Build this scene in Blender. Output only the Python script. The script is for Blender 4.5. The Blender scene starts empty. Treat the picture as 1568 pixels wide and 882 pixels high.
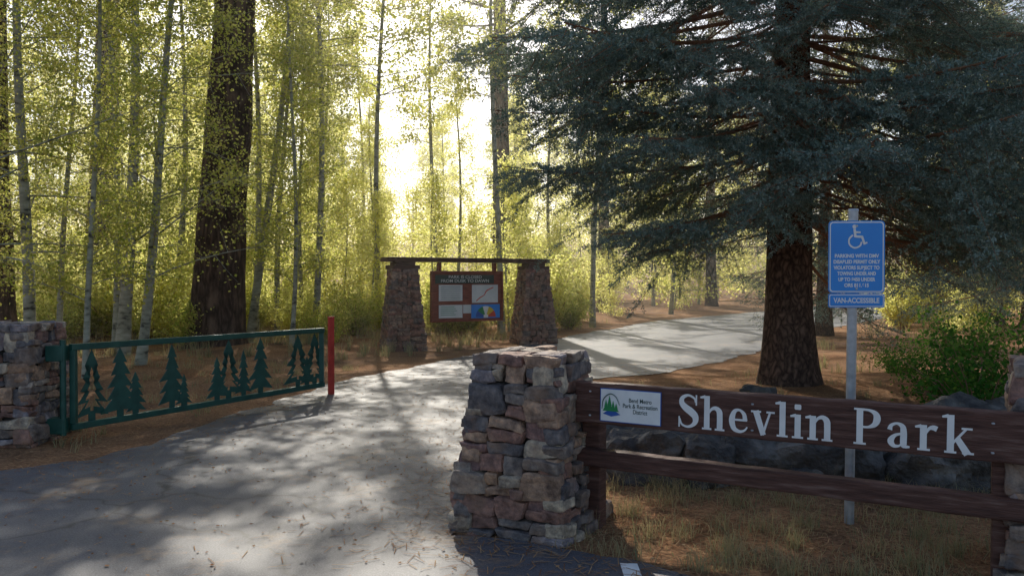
import bpy, math, random, bmesh
import numpy as np
from mathutils import Vector, Matrix, noise
random.seed(7)
R = np.random.default_rng(7)
scene = bpy.context.scene
COL = scene.collection
F = 1305.0; CX = 784.0; HY = 425.0; CH = 1.6
def gp(px, py):
    d = CH*F/(py-HY); return ((px-CX)/F*d, d)
# ------------------------------------------------------------ materials
def nt(m):
    m.use_nodes = True; t = m.node_tree; t.nodes.clear(); return t
def N(t, typ, **k):
    n = t.nodes.new(typ)
    for a, b in k.items(): setattr(n, a, b)
    return n
def ramp(t, stops, interp='LINEAR'):
    r = N(t, 'ShaderNodeValToRGB'); r.color_ramp.interpolation = interp
    e = r.color_ramp.elements
    while len(e) < len(stops): e.new(0.5)
    for i, (p, c) in enumerate(stops):
        e[i].position = p; e[i].color = (*c, 1)
    return r
def surf(name, stops, scale=8, rough=.8, bump=.3, bscale=40, metal=0, stretch=(1,1,1), detail=6, bdist=.01, spec=.3):
    m = bpy.data.materials.new(name); t = nt(m); L = t.links
    tc = N(t,'ShaderNodeTexCoord'); mp = N(t,'ShaderNodeMapping'); mp.inputs['Scale'].default_value = stretch
    L.new(tc.outputs['Object'], mp.inputs[0])
    n1 = N(t,'ShaderNodeTexNoise'); n1.inputs['Scale'].default_value = scale; n1.inputs['Detail'].default_value = detail
    L.new(mp.outputs[0], n1.inputs['Vector'])
    r = ramp(t, stops); L.new(n1.outputs['Fac'], r.inputs[0])
    n2 = N(t,'ShaderNodeTexNoise'); n2.inputs['Scale'].default_value = bscale; n2.inputs['Detail'].default_value = 5
    L.new(mp.outputs[0], n2.inputs['Vector'])
    b = N(t,'ShaderNodeBump'); b.inputs['Strength'].default_value = bump; b.inputs['Distance'].default_value = bdist
    L.new(n2.outputs['Fac'], b.inputs['Height'])
    p = N(t,'ShaderNodeBsdfPrincipled'); p.inputs['Roughness'].default_value = rough; p.inputs['Metallic'].default_value = metal
    p.inputs['Specular IOR Level'].default_value = spec
    L.new(r.outputs[0], p.inputs['Base Color']); L.new(b.outputs[0], p.inputs['Normal'])
    o = N(t,'ShaderNodeOutputMaterial'); L.new(p.outputs[0], o.inputs[0])
    return m
def leafmat(name, stops, tstops, trans=.5):
    m = bpy.data.materials.new(name); t = nt(m); L = t.links
    g = N(t,'ShaderNodeNewGeometry')
    r1 = ramp(t, stops); r2 = ramp(t, tstops)
    L.new(g.outputs['Random Per Island'], r1.inputs[0]); L.new(g.outputs['Random Per Island'], r2.inputs[0])
    d = N(t,'ShaderNodeBsdfDiffuse'); tr = N(t,'ShaderNodeBsdfTranslucent')
    L.new(r1.outputs[0], d.inputs[0]); L.new(r2.outputs[0], tr.inputs[0])
    mx = N(t,'ShaderNodeMixShader'); mx.inputs[0].default_value = trans
    L.new(d.outputs[0], mx.inputs[1]); L.new(tr.outputs[0], mx.inputs[2])
    o = N(t,'ShaderNodeOutputMaterial'); L.new(mx.outputs[0], o.inputs[0])
    return m
def stonemat(name, stops, bump=.6):
    m = bpy.data.materials.new(name); t = nt(m); L = t.links
    g = N(t,'ShaderNodeNewGeometry'); tc = N(t,'ShaderNodeTexCoord')
    r1 = ramp(t, stops, 'CONSTANT'); L.new(g.outputs['Random Per Island'], r1.inputs[0])
    n1 = N(t,'ShaderNodeTexNoise'); n1.inputs['Scale'].default_value = 11; n1.inputs['Detail'].default_value = 9; n1.inputs['Roughness'].default_value=.72
    L.new(tc.outputs['Object'], n1.inputs['Vector'])
    r2 = ramp(t, [(.32,(.28,.26,.27)),(.5,(.9,.87,.83)),(.68,(1.9,1.75,1.5))]); L.new(n1.outputs['Fac'], r2.inputs[0])
    mx = N(t,'ShaderNodeMix', data_type='RGBA', blend_type='MULTIPLY'); mx.inputs[0].default_value = 1
    L.new(r1.outputs[0], mx.inputs[6]); L.new(r2.outputs[0], mx.inputs[7])
    n3 = N(t,'ShaderNodeTexNoise'); n3.inputs['Scale'].default_value = 5; n3.inputs['Detail'].default_value = 6
    L.new(tc.outputs['Object'], n3.inputs['Vector'])
    r3 = ramp(t, [(.52,(0,0,0)),(.66,(.55,.55,.55))]); L.new(n3.outputs['Fac'], r3.inputs[0])
    m3 = N(t,'ShaderNodeMix', data_type='RGBA'); L.new(r3.outputs[0], m3.inputs[0]); L.new(mx.outputs[2], m3.inputs[6]); m3.inputs[7].default_value=(.27,.16,.10,1)
    n2 = N(t,'ShaderNodeTexNoise'); n2.inputs['Scale'].default_value = 30; n2.inputs['Detail'].default_value = 8
    L.new(tc.outputs['Object'], n2.inputs['Vector'])
    b = N(t,'ShaderNodeBump'); b.inputs['Strength'].default_value = bump; b.inputs['Distance'].default_value = .02
    L.new(n2.outputs['Fac'], b.inputs['Height'])
    p = N(t,'ShaderNodeBsdfPrincipled'); p.inputs['Roughness'].default_value = .75
    L.new(m3.outputs[2], p.inputs['Base Color']); L.new(b.outputs[0], p.inputs['Normal'])
    o = N(t,'ShaderNodeOutputMaterial'); L.new(p.outputs[0], o.inputs[0])
    return m
def barkmat(name, c1, c2, sc=7, zs=.25, bd=.04):
    m = bpy.data.materials.new(name); t = nt(m); L = t.links
    tc = N(t,'ShaderNodeTexCoord'); mp = N(t,'ShaderNodeMapping'); mp.inputs['Scale'].default_value = (1,1,zs)
    L.new(tc.outputs['Object'], mp.inputs[0])
    nz = N(t,'ShaderNodeTexNoise'); nz.inputs['Scale'].default_value = 5; L.new(mp.outputs[0], nz.inputs['Vector'])
    mv = N(t,'ShaderNodeMix', data_type='RGBA'); mv.inputs[0].default_value = .2
    L.new(mp.outputs[0], mv.inputs[6]); L.new(nz.outputs['Color'], mv.inputs[7])
    v = N(t,'ShaderNodeTexVoronoi', feature='DISTANCE_TO_EDGE'); v.inputs['Scale'].default_value = sc
    L.new(mv.outputs[2], v.inputs['Vector'])
    n = N(t,'ShaderNodeTexNoise'); n.inputs['Scale'].default_value = 22; n.inputs['Detail'].default_value=8; n.inputs['Roughness'].default_value=.7; L.new(mp.outputs[0], n.inputs['Vector'])
    ad = N(t,'ShaderNodeMath', operation='MULTIPLY_ADD'); ad.inputs[1].default_value = .8
    L.new(n.outputs['Fac'], ad.inputs[0]); L.new(v.outputs['Distance'], ad.inputs[2])
    r = ramp(t, [(.30,tuple(x*.35 for x in c1)),(.48,c1),(.8,c2)]); L.new(ad.outputs[0], r.inputs[0])
    b = N(t,'ShaderNodeBump'); b.inputs['Strength'].default_value = .9; b.inputs['Distance'].default_value = bd
    L.new(ad.outputs[0], b.inputs['Height'])
    p = N(t,'ShaderNodeBsdfPrincipled'); p.inputs['Roughness'].default_value = .9; p.inputs['Specular IOR Level'].default_value=.15
    L.new(r.outputs[0], p.inputs['Base Color']); L.new(b.outputs[0], p.inputs['Normal'])
    o = N(t,'ShaderNodeOutputMaterial'); L.new(p.outputs[0], o.inputs[0])
    return m

M_leaf = leafmat('aspen_leaf', [(0,(.11,.16,.05)),(.6,(.19,.23,.08)),(1,(.36,.32,.11))], [(0,(.46,.54,.08)),(.5,(.80,.78,.18)),(1,(.96,.88,.32))], .62)
M_leafY = leafmat('backlit_tint_aspen_leaf', [(0,(.24,.28,.07)),(.5,(.39,.38,.12)),(1,(.54,.46,.16))], [(0,(.80,.84,.20)),(.5,(.95,.92,.32)),(1,(.98,.92,.42))], .76)  # brighter, yellower aspen leaf; backlit glow is put into the colour
M_shrub = leafmat('shrub_leaf', [(0,(.10,.15,.04)),(.7,(.20,.24,.07)),(1,(.40,.32,.09))], [(0,(.44,.55,.08)),(.6,(.80,.78,.18)),(1,(.94,.84,.28))], .64)
M_bush = leafmat('bush_leaf', [(0,(.03,.10,.02)),(.7,(.06,.17,.03)),(1,(.14,.20,.04))], [(0,(.06,.2,.02)),(1,(.2,.38,.05))], .35)
M_needle = leafmat('spruce_needle', [(0,(.11,.18,.16)),(.6,(.21,.30,.27)),(1,(.36,.44,.40))], [(0,(.10,.14,.09)),(1,(.28,.31,.17))], .2)
M_pineneedle = leafmat('pine_needle', [(0,(.04,.08,.02)),(1,(.12,.16,.05))], [(0,(.15,.22,.05)),(1,(.3,.32,.08))], .35)
M_twig = surf('dead_twig', [(.3,(.16,.085,.05)),(.7,(.38,.21,.13))], 6, .9)
M_grass = leafmat('dry_grass', [(0,(.32,.24,.13)),(.6,(.44,.35,.20)),(.8,(.24,.24,.15)),(1,(.17,.21,.14))], [(0,(.5,.42,.2)),(.7,(.6,.5,.25)),(1,(.25,.35,.1))], .35)
M_litter = leafmat('needle_litter', [(0,(.24,.11,.055)),(.5,(.42,.23,.115)),(1,(.55,.36,.19))], [(0,(.2,.1,.05)),(1,(.3,.2,.1))], .1)
M_bark = barkmat('pine_bark', (.075,.047,.034), (.20,.13,.09))
M_sbark = barkmat('spruce_bark', (.075,.045,.032), (.19,.115,.08), sc=16, zs=.5, bd=.02)
M_aspbark = surf('aspen_bark', [(.33,(.06,.055,.045)),(.43,(.28,.28,.21)),(.7,(.46,.45,.36))], 5, .8, .4, 30, stretch=(1,1,2.5))
M_wood = surf('stained_timber', [(.3,(.060,.027,.020)),(.55,(.12,.056,.042)),(.75,(.21,.13,.105))], 5, .6, .7, 18, stretch=(1,1,9), bdist=.009)
M_woodr = surf('kiosk_timber', [(.3,(.17,.04,.025)),(.7,(.34,.095,.055))], 6, .6, .3, 20, stretch=(1,1,6))
M_white = surf('white_paint', [(.3,(.76,.76,.75)),(.7,(.87,.87,.85))], 12, .5, .1, 60)
M_paper = surf('poster_paper', [(.4,(.70,.72,.68)),(.6,(.80,.81,.77))], 3, .5, 0)
M_green = surf('gate_green_paint', [(.3,(.008,.06,.045)),(.7,(.02,.10,.075))], 9, .42, .15, 50, spec=.5)
M_red = surf('red_paint', [(.3,(.45,.03,.02)),(.7,(.65,.06,.04))], 9, .5, .1)
M_blue = surf('sign_blue', [(.3,(.012,.23,.70)),(.7,(.016,.28,.78))], 3, .35, .02, spec=.5)
M_galv = surf('galvanised_steel', [(.3,(.36,.38,.40)),(.7,(.55,.57,.59))], 20, .5, .1, metal=.5)
M_dark = surf('mortar', [(.3,(.015,.013,.012)),(.7,(.045,.04,.036))], 20, .95, .5)
M_banner = surf('banner_dark_green', [(.3,(.02,.05,.04)),(.7,(.03,.07,.06))], 5, .5, 0)
M_y = surf('gauge_yellow', [(.3,(.7,.5,.04)),(.7,(.75,.55,.05))], 5, .5, 0)
M_o = surf('gauge_red', [(.3,(.6,.06,.03)),(.7,(.65,.08,.04))], 5, .5, 0)
M_g = surf('logo_green', [(.3,(.03,.25,.08)),(.7,(.04,.3,.1))], 5, .5, 0)
M_b = surf('logo_blue', [(.3,(.03,.1,.4)),(.7,(.04,.13,.45))], 5, .5, 0)
M_stone = stonemat('rubble_stone', [(0,(.20,.165,.15)),(.13,(.33,.27,.225)),(.25,(.27,.15,.12)),(.36,(.14,.125,.13)),(.48,(.36,.235,.165)),(.58,(.22,.13,.12)),(.68,(.42,.35,.275)),(.78,(.19,.16,.15)),(.88,(.25,.22,.24))])
M_stonek = stonemat('kiosk_stone', [(0,(.22,.15,.13)),(.2,(.30,.18,.14)),(.4,(.24,.12,.09)),(.6,(.34,.23,.175)),(.8,(.14,.11,.105)),(.92,(.30,.14,.12))])
M_boulder = surf('basalt_boulder', [(.3,(.05,.046,.045)),(.55,(.12,.11,.10)),(.75,(.28,.255,.225))], 5, .9, .9, 18, bdist=.05, detail=9)

def groundmat():
    m = bpy.data.materials.new('forest_floor'); t = nt(m); L = t.links
    tc = N(t,'ShaderNodeTexCoord')
    n1 = N(t,'ShaderNodeTexNoise'); n1.inputs['Scale'].default_value=.7; n1.inputs['Detail'].default_value=8; L.new(tc.outputs['Object'], n1.inputs['Vector'])
    n2 = N(t,'ShaderNodeTexNoise'); n2.inputs['Scale'].default_value=30; n2.inputs['Detail'].default_value=8; n2.inputs['Roughness'].default_value=.75; L.new(tc.outputs['Object'], n2.inputs['Vector'])
    r1 = ramp(t, [(.35,(.30,.155,.08)),(.5,(.40,.235,.13)),(.65,(.22,.13,.08))]); L.new(n1.outputs['Fac'], r1.inputs[0])
    r2 = ramp(t, [(.3,(.25,.22,.2)),(.5,(.85,.8,.75)),(.68,(1.6,1.45,1.3))]); L.new(n2.outputs['Fac'], r2.inputs[0])
    mx = N(t,'ShaderNodeMix', data_type='RGBA', blend_type='MULTIPLY'); mx.inputs[0].default_value=1
    L.new(r1.outputs[0], mx.inputs[6]); L.new(r2.outputs[0], mx.inputs[7])
    b = N(t,'ShaderNodeBump'); b.inputs['Strength'].default_value=.8; b.inputs['Distance'].default_value=.03; L.new(n2.outputs['Fac'], b.inputs['Height'])
    p = N(t,'ShaderNodeBsdfPrincipled'); p.inputs['Roughness'].default_value=.95; p.inputs['Specular IOR Level'].default_value=.1
    L.new(mx.outputs[2], p.inputs['Base Color']); L.new(b.outputs[0], p.inputs['Normal'])
    o = N(t,'ShaderNodeOutputMaterial'); L.new(p.outputs[0], o.inputs[0]); return m
M_ground = groundmat()
def asphaltmat():
    m = bpy.data.materials.new('asphalt'); t = nt(m); L = t.links
    tc = N(t,'ShaderNodeTexCoord')
    n1 = N(t,'ShaderNodeTexNoise'); n1.inputs['Scale'].default_value=.9; n1.inputs['Detail'].default_value=9; L.new(tc.outputs['Object'], n1.inputs['Vector'])
    n2 = N(t,'ShaderNodeTexNoise'); n2.inputs['Scale'].default_value=90; n2.inputs['Detail'].default_value=5; n2.inputs['Roughness'].default_value=.8; L.new(tc.outputs['Object'], n2.inputs['Vector'])
    r1 = ramp(t, [(.3,(.060,.062,.075)),(.52,(.090,.093,.108)),(.72,(.15,.146,.148))]); L.new(n1.outputs['Fac'], r1.inputs[0])
    r2 = ramp(t, [(.3,(.28,.28,.28)),(.5,(.95,.95,.95)),(.7,(2.2,2.15,2.1))]); L.new(n2.outputs['Fac'], r2.inputs[0])
    mx = N(t,'ShaderNodeMix', data_type='RGBA', blend_type='MULTIPLY'); mx.inputs[0].default_value=1
    L.new(r1.outputs[0], mx.inputs[6]); L.new(r2.outputs[0], mx.inputs[7])
    v = N(t,'ShaderNodeTexVoronoi', feature='DISTANCE_TO_EDGE'); v.inputs['Scale'].default_value=.38
    nd = N(t,'ShaderNodeTexNoise'); nd.inputs['Scale'].default_value=2.5; nd.inputs['Detail'].default_value=6; L.new(tc.outputs['Object'], nd.inputs['Vector'])
    mv = N(t,'ShaderNodeMix', data_type='RGBA'); mv.inputs[0].default_value=.35; L.new(tc.outputs['Object'], mv.inputs[6]); L.new(nd.outputs['Color'], mv.inputs[7])
    L.new(mv.outputs[2], v.inputs['Vector'])
    rc = ramp(t, [(0,(.3,.3,.3)),(.006,(1,1,1))]); L.new(v.outputs['Distance'], rc.inputs[0])
    m3 = N(t,'ShaderNodeMix', data_type='RGBA', blend_type='MULTIPLY'); m3.inputs[0].default_value=1
    L.new(mx.outputs[2], m3.inputs[6]); L.new(rc.outputs[0], m3.inputs[7])
    n4 = N(t,'ShaderNodeTexNoise'); n4.inputs['Scale'].default_value=1.3; n4.inputs['Detail'].default_value=12; n4.inputs['Roughness'].default_value=.8; L.new(tc.outputs['Object'], n4.inputs['Vector'])
    r4 = ramp(t, [(.54,(0,0,0)),(.66,(.8,.8,.8))]); L.new(n4.outputs['Fac'], r4.inputs[0])
    m5 = N(t,'ShaderNodeMix', data_type='RGBA'); L.new(r4.outputs[0], m5.inputs[0]); L.new(m3.outputs[2], m5.inputs[6]); m5.inputs[7].default_value=(.28,.17,.09,1)
    b = N(t,'ShaderNodeBump'); b.inputs['Strength'].default_value=.5; b.inputs['Distance'].default_value=.006; L.new(n2.outputs['Fac'], b.inputs['Height'])
    p = N(t,'ShaderNodeBsdfPrincipled'); p.inputs['Roughness'].default_value=.55; p.inputs['Specular IOR Level'].default_value=.6
    L.new(m5.outputs[2], p.inputs['Base Color']); L.new(b.outputs[0], p.inputs['Normal'])
    o = N(t,'ShaderNodeOutputMaterial'); L.new(p.outputs[0], o.inputs[0]); return m
M_asph = asphaltmat()

# ------------------------------------------------------------ mesh helpers
class MB:
    def __init__(s): s.v=[]; s.f=[]; s.m=[]
    def add(s, vs, fs, mi=0):
        b=len(s.v); s.v.extend([tuple(v) for v in vs])
        for f in fs: s.f.append(tuple(b+i for i in f)); s.m.append(mi)
    def box(s, c, sz, M=None, mi=0):
        vs=[]
        for x in (-.5,.5):
            for y in (-.5,.5):
                for z in (-.5,.5):
                    p=Vector((x*sz[0],y*sz[1],z*sz[2]))
                    if M is not None: p=M@p
                    vs.append(p+Vector(c))
        s.add(vs,[(0,1,3,2),(4,6,7,5),(0,4,5,1),(2,3,7,6),(0,2,6,4),(1,5,7,3)],mi)
    def beam(s, a, b, w, h, mi=0):
        a=Vector(a); b=Vector(b); d=(b-a); L=d.length; d.normalize()
        side=d.cross(Vector((0,0,1)))
        if side.length<.01: side=Vector((1,0,0))
        side.normalize(); up=side.cross(d)
        M=Matrix((d,side,up)).transposed()
        s.box((a+b)/2,(L,w,h),M,mi)
    def plate(s, poly, M, th=.006, mi=0):
        n=len(poly); vs=[M@Vector((x,y,0)) for x,y in poly]+[M@Vector((x,y,th)) for x,y in poly]
        fs=[tuple(range(n-1,-1,-1)),tuple(range(n,2*n))]+[(i,(i+1)%n,n+(i+1)%n,n+i) for i in range(n)]
        s.add(vs,fs,mi)
    def tube(s, pts, rad, n=12, mi=0):
        V,Q=tube(pts,rad,n); s.add(V.tolist(),Q.tolist(),mi)
        s.add(V[:n].tolist(),[tuple(range(n-1,-1,-1))],mi); s.add(V[-n:].tolist(),[tuple(range(n))],mi)
    def obj(s, name, mats, parent=None, smooth=False, bevel=0):
        me=bpy.data.meshes.new(name); me.from_pydata(s.v,[],s.f)
        for m in mats: me.materials.append(m)
        me.polygons.foreach_set('material_index', s.m)
        if smooth: me.polygons.foreach_set('use_smooth',[True]*len(s.f))
        me.update()
        o=bpy.data.objects.new(name,me); COL.objects.link(o)
        if bevel:
            b=o.modifiers.new('b','BEVEL'); b.width=bevel; b.segments=2; b.limit_method='ANGLE'
        par(o,parent); return o
def par(o,parent):
    if parent is not None:
        o.parent=parent; o.matrix_parent_inverse=Matrix.Translation(parent.location).inverted()
def empty(name, loc):
    e=bpy.data.objects.new(name,None); e.location=loc; e.empty_display_size=.2; COL.objects.link(e); return e
def tube(pts, rad, n=6):
    P=np.asarray(pts,float); k=len(P); r=np.asarray(rad,float)*np.ones(k)
    T=np.gradient(P,axis=0); T/=np.linalg.norm(T,axis=1)[:,None]+1e-9
    m=T.mean(0); ref=np.array([0,0,1.]) if abs(m[2])<.75*np.linalg.norm(m) else np.array([0.1,1.,0])
    A=np.cross(T,ref); A/=np.linalg.norm(A,axis=1)[:,None]+1e-9; B=np.cross(T,A)
    an=np.linspace(0,2*np.pi,n,endpoint=False)
    V=P[:,None,:]+r[:,None,None]*(np.cos(an)[None,:,None]*A[:,None,:]+np.sin(an)[None,:,None]*B[:,None,:])
    V=V.reshape(-1,3)
    i=np.arange(k-1)[:,None]*n; j=np.arange(n)[None,:]; j2=(j+1)%n
    Q=np.stack([i+j,i+j2,i+n+j2,i+n+j],-1).reshape(-1,4)
    return V,Q
def leaves(P, size, asp=.4, rng=R, var=.35):
    n=len(P); nn=rng.normal(size=(n,3)); nn/=np.linalg.norm(nn,axis=1)[:,None]
    t=rng.normal(size=(n,3)); a=np.cross(nn,t); a/=np.linalg.norm(a,axis=1)[:,None]; b=np.cross(nn,a)
    s=(size*rng.uniform(1-var,1+var,n))[:,None]
    V=np.stack([P-b*s*.5,P+a*s*asp,P+b*s*.5,P-a*s*asp],1).reshape(-1,3)
    return V,np.arange(4*n).reshape(-1,4)
def sticks(P, D, wid, ln, rng=R):
    n=len(P); t=rng.normal(size=(n,3)); a=np.cross(D,t); a/=np.linalg.norm(a,axis=1)[:,None]+1e-9
    w=wid*.5; ln=np.asarray(ln)*np.ones(n); E=P+D*ln[:,None]; Mi=P+D*ln[:,None]*.55
    V=np.stack([P,Mi+a*w,E,Mi-a*w],1).reshape(-1,3)
    return V,np.arange(4*n).reshape(-1,4)
def npmesh(name, parts, mats):
    V=[];Q=[];MI=[];SM=[];b=0
    for v,q,mi,sm in parts:
        if len(q)==0: continue
        V.append(v);Q.append(q+b);MI.append(np.full(len(q),mi));SM.append(np.full(len(q),sm));b+=len(v)
    V=np.concatenate(V);Q=np.concatenate(Q);MI=np.concatenate(MI);SM=np.concatenate(SM)
    me=bpy.data.meshes.new(name); me.vertices.add(len(V)); me.vertices.foreach_set('co',V.astype(np.float32).ravel())
    me.loops.add(Q.size); me.loops.foreach_set('vertex_index',Q.astype(np.int32).ravel())
    me.polygons.add(len(Q)); me.polygons.foreach_set('loop_start',np.arange(0,Q.size,4,dtype=np.int32))
    for m in mats: me.materials.append(m)
    me.polygons.foreach_set('material_index',MI.astype(np.int32)); me.polygons.foreach_set('use_smooth',SM.astype(bool))
    me.update(calc_edges=True); return me
def link(name, me, loc=(0,0,0), rz=0, sc=1, parent=None):
    o=bpy.data.objects.new(name,me); COL.objects.link(o); o.location=loc; o.rotation_euler=(0,0,rz); o.scale=(sc,sc,sc)
    par(o,parent); return o

# ------------------------------------------------------------ road polygon
ctrl=[(-16,-5),(9,-5),(9,3.3),(3,3.75),(1.8,4.1),(.75,4.7),(.3,4.95),(-.36,5.3),(-.42,7.9),(-.2,10),(.5,12.2),(1.2,13.3),(2.2,13.9),(3.4,15.2),(6.2,19.9),(9.5,26),(15,34),(34,60),
      (27,62),(11,39),(5.1,31),(1.6,23.2),(-.3,19),(-1.7,15.5),(-2.7,12.7),(-3.2,10),(-3.7,7.4),(-4.6,6.7),(-9,5.6),(-16,4.4)]
poly=[]
for i in range(len(ctrl)):
    a=Vector(ctrl[i]);b=Vector(ctrl[(i+1)%len(ctrl)]); n=max(1,int((b-a).length/.12)) if b.y<40 else 6
    for k in range(n):
        p=a.lerp(b,k/n); w=.10
        nv=noise.noise_vector(Vector((p.x*1.3,p.y*1.3,3)))*w*1.8+noise.noise_vector(Vector((p.x*6,p.y*6,8)))*w*.6
        poly.append((p.x+nv.x,p.y+nv.y))
PA=np.array(ctrl,float)
def inroad(x,y,pts=PA):
    x=np.asarray(x);y=np.asarray(y);c=np.zeros(x.shape,bool);n=len(pts)
    for i in range(n):
        x1,y1=pts[i];x2,y2=pts[(i+1)%n]
        if y1==y2: continue
        cond=((y1>y)!=(y2>y))&(x<(x2-x1)*(y-y1)/(y2-y1)+x1); c^=cond
    return c
def edist(x,y):
    d=np.full(x.shape,1e9);n=len(PA)
    for i in range(n):
        a=PA[i];b=PA[(i+1)%n];ab=b-a;t=np.clip(((x-a[0])*ab[0]+(y-a[1])*ab[1])/(ab@ab),0,1)
        d=np.minimum(d,np.hypot(x-a[0]-t*ab[0],y-a[1]-t*ab[1]))
    return d
def rdist(x,y): return np.where(inroad(x,y),0,edist(x,y))
def gh(x,y):
    x=np.asarray(x,float);y=np.asarray(y,float)
    d=rdist(x,y); m=np.clip((d-.5)/2.5,0,1)
    h=m*(.05*np.sin(x*.9+1.3*np.sin(y*.5))+.04*np.sin(y*1.3+x*.7)+.05)
    return h+np.clip((y-70)*.05,0,6)+np.clip((d-12)*.03,0,3)
u=np.linspace(-1,1,261); sx=np.sinh(u*4.6)/np.sinh(4.6)*320; sy=sx+9
X,Y=np.meshgrid(sx,sy); Z=gh(X,Y); nn=len(u)
V=np.stack([X,Y,Z],-1).reshape(-1,3); i=np.arange(nn-1)[:,None]*nn+np.arange(nn-1)[None,:]
Q=np.stack([i,i+1,i+nn+1,i+nn],-1).reshape(-1,4)
link('ground',npmesh('ground',[(V,Q,0,1)],[M_ground]))
me=bpy.data.meshes.new('road'); me.from_pydata([(x,y,.012) for x,y in poly],[],[tuple(range(len(poly)))]); me.materials.append(M_asph); me.update()
link('asphalt_road',me)
mb=MB(); x0,y0=gp(958,874); 
mb.add([(x0-.045,y0-.9,.016),(x0+.055,y0-.9,.016),(x0+.075,y0+.06,.016),(x0-.02,y0+.07,.016)],[(0,1,2,3)])
mb.obj('parking_stripe_marking',[M_white])

# ------------------------------------------------------------ stones
def cube_tmpl(n=5):
    vs={};fs=[]
    def vid(p):
        k=tuple(round(c,4) for c in p)
        if k not in vs: vs[k]=len(vs)
        return vs[k]
    g=np.linspace(-1,1,n+1)
    for ax in range(3):
        for s in (-1,1):
            for i in range(n):
                for j in range(n):
                    q=[]
                    for a,b in ((i,j),(i+1,j),(i+1,j+1),(i,j+1)):
                        p=[0,0,0];p[ax]=s;p[(ax+1)%3]=g[a];p[(ax+2)%3]=g[b];q.append(vid(p))
                    fs.append(tuple(q if s>0 else q[::-1]))
    V=np.array(list(vs.keys()),float)
    return V,fs
CT,CF=cube_tmpl(6)
def rect_split(u0,u1,v0,v1,rnd,out,mw=.5,mh=.24):
    w=u1-u0;h=v1-v0
    lw=rnd.uniform(.4,1)*mw; lh=rnd.uniform(.22,1)*mh
    if h>lh and h>.085 and (h*2.2>w or w<lw):
        c=v0+h*rnd.uniform(.3,.7); rect_split(u0,u1,v0,c,rnd,out,mw,mh); rect_split(u0,u1,c,v1,rnd,out,mw,mh)
    elif w>lw and w>.14:
        c=u0+w*rnd.uniform(.3,.7); rect_split(u0,c,v0,v1,rnd,out,mw,mh); rect_split(c,u1,v0,v1,rnd,out,mw,mh)
    else: out.append((u0,u1,v0,v1))
def stone(mb,c,hs,M,rnd,amp=.012,skew=.16):
    e=rnd.uniform(7,15); S=CT/((np.abs(CT)**e).sum(1)**(1/e))[:,None]*1.0
    off=Vector((rnd.uniform(0,90),rnd.uniform(0,90),0)); rz=rnd.uniform(-.08,.08)
    k1=rnd.uniform(-skew,skew);k2=rnd.uniform(-skew,skew);ty=rnd.uniform(-.18,.18)
    S=S.copy(); ox=S[:,0].copy(); S[:,0]*=1+k1*S[:,2]; S[:,2]*=1+k2*ox
    S=S*np.array(hs)*.965; 
    S[:,1]+=S[:,2]*ty
    vs=[]
    for p in S:
        p=Vector(p); p=Vector((p.x-p.z*rz,p.y,p.z+p.x*rz))
        p+=noise.noise_vector(p*7+off)*amp*1.9+noise.noise_vector(p*24+off)*amp*.6
        vs.append(M@(p+Vector(c)))
    mb.add(vs,CF)
def pillar(name,cx,cy,rot,wb,wt,H,seed,mat,parent=None,capt=.055,mw=.5,mh=.24,prot=.035,z0=-.05):
    rnd=random.Random(seed); root=parent or empty(name,(cx,cy,0)); mb=MB()
    for k in range(4):
        M=Matrix.Translation((cx,cy,0))@Matrix.Rotation(rot+k*math.pi/2,4,'Z')
        rc=[]; nb=max(2,round(H/.34)); 
        ys=[z0]+sorted(z0+(H-capt-z0)*(i+rnd.uniform(-.25,.25))/nb for i in range(1,nb))+[H-capt]
        for a,b in zip(ys[:-1],ys[1:]): rect_split(-.5*wb,.5*wb,a,b,rnd,rc,mw,mh)
        for (u0,u1,v0,v1) in rc:
            zc=(v0+v1)/2; w=wb+(wt-wb)*max(0,zc)/H; sc=w/wb; dep=.10; pr=rnd.uniform(-.02,prot)
            ed=.014 if (abs(u0+.5*wb)<.01 or abs(u1-.5*wb)<.01) else 0
            stone(mb,((u0+u1)/2*sc,-(w/2)+dep/2-pr+.01,zc),((u1-u0)/2*sc-.002+ed,dep/2+.02,(v1-v0)/2+.001),M,rnd)
    M=Matrix.Translation((cx,cy,0))@Matrix.Rotation(rot,4,'Z')
    rc=[]; rect_split(-.5*wt-.03,.5*wt+.03,-.5*wt-.03,.5*wt+.03,rnd,rc,.42,.4)
    for (u0,u1,v0,v1) in rc:
        t=capt*rnd.uniform(.7,1.2); stone(mb,((u0+u1)/2,(v0+v1)/2,H-capt/2+rnd.uniform(-.008,.008)),((u1-u0)/2-.003,(v1-v0)/2-.003,t/2+.01),M,rnd)
    mb.obj('stones',[mat],root,smooth=False)
    co=MB(); a=wb/2-.05;b=wt/2-.05
    vs=[M@Vector(p) for p in [(-a,-a,z0),(a,-a,z0),(a,a,z0),(-a,a,z0),(-b,-b,H-.04),(b,-b,H-.04),(b,b,H-.04),(-b,b,H-.04)]]
    co.add(vs,[(0,3,2,1),(4,5,6,7),(0,1,5,4),(1,2,6,5),(2,3,7,6),(3,0,4,7)]); co.obj('mortar_core',[M_dark],root)
    return root
ROT=math.radians(-28)
pillar('stone_pillar',.131,5.558,ROT,.80,.53,1.11,14,M_stone)
pillar('stone_pillar',2.99,4.47,ROT,.72,.58,1.16,5,M_stone)
pillar('stone_pillar',-4.87,8.27,0.02,.80,.68,1.15,23,M_stone)

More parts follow.
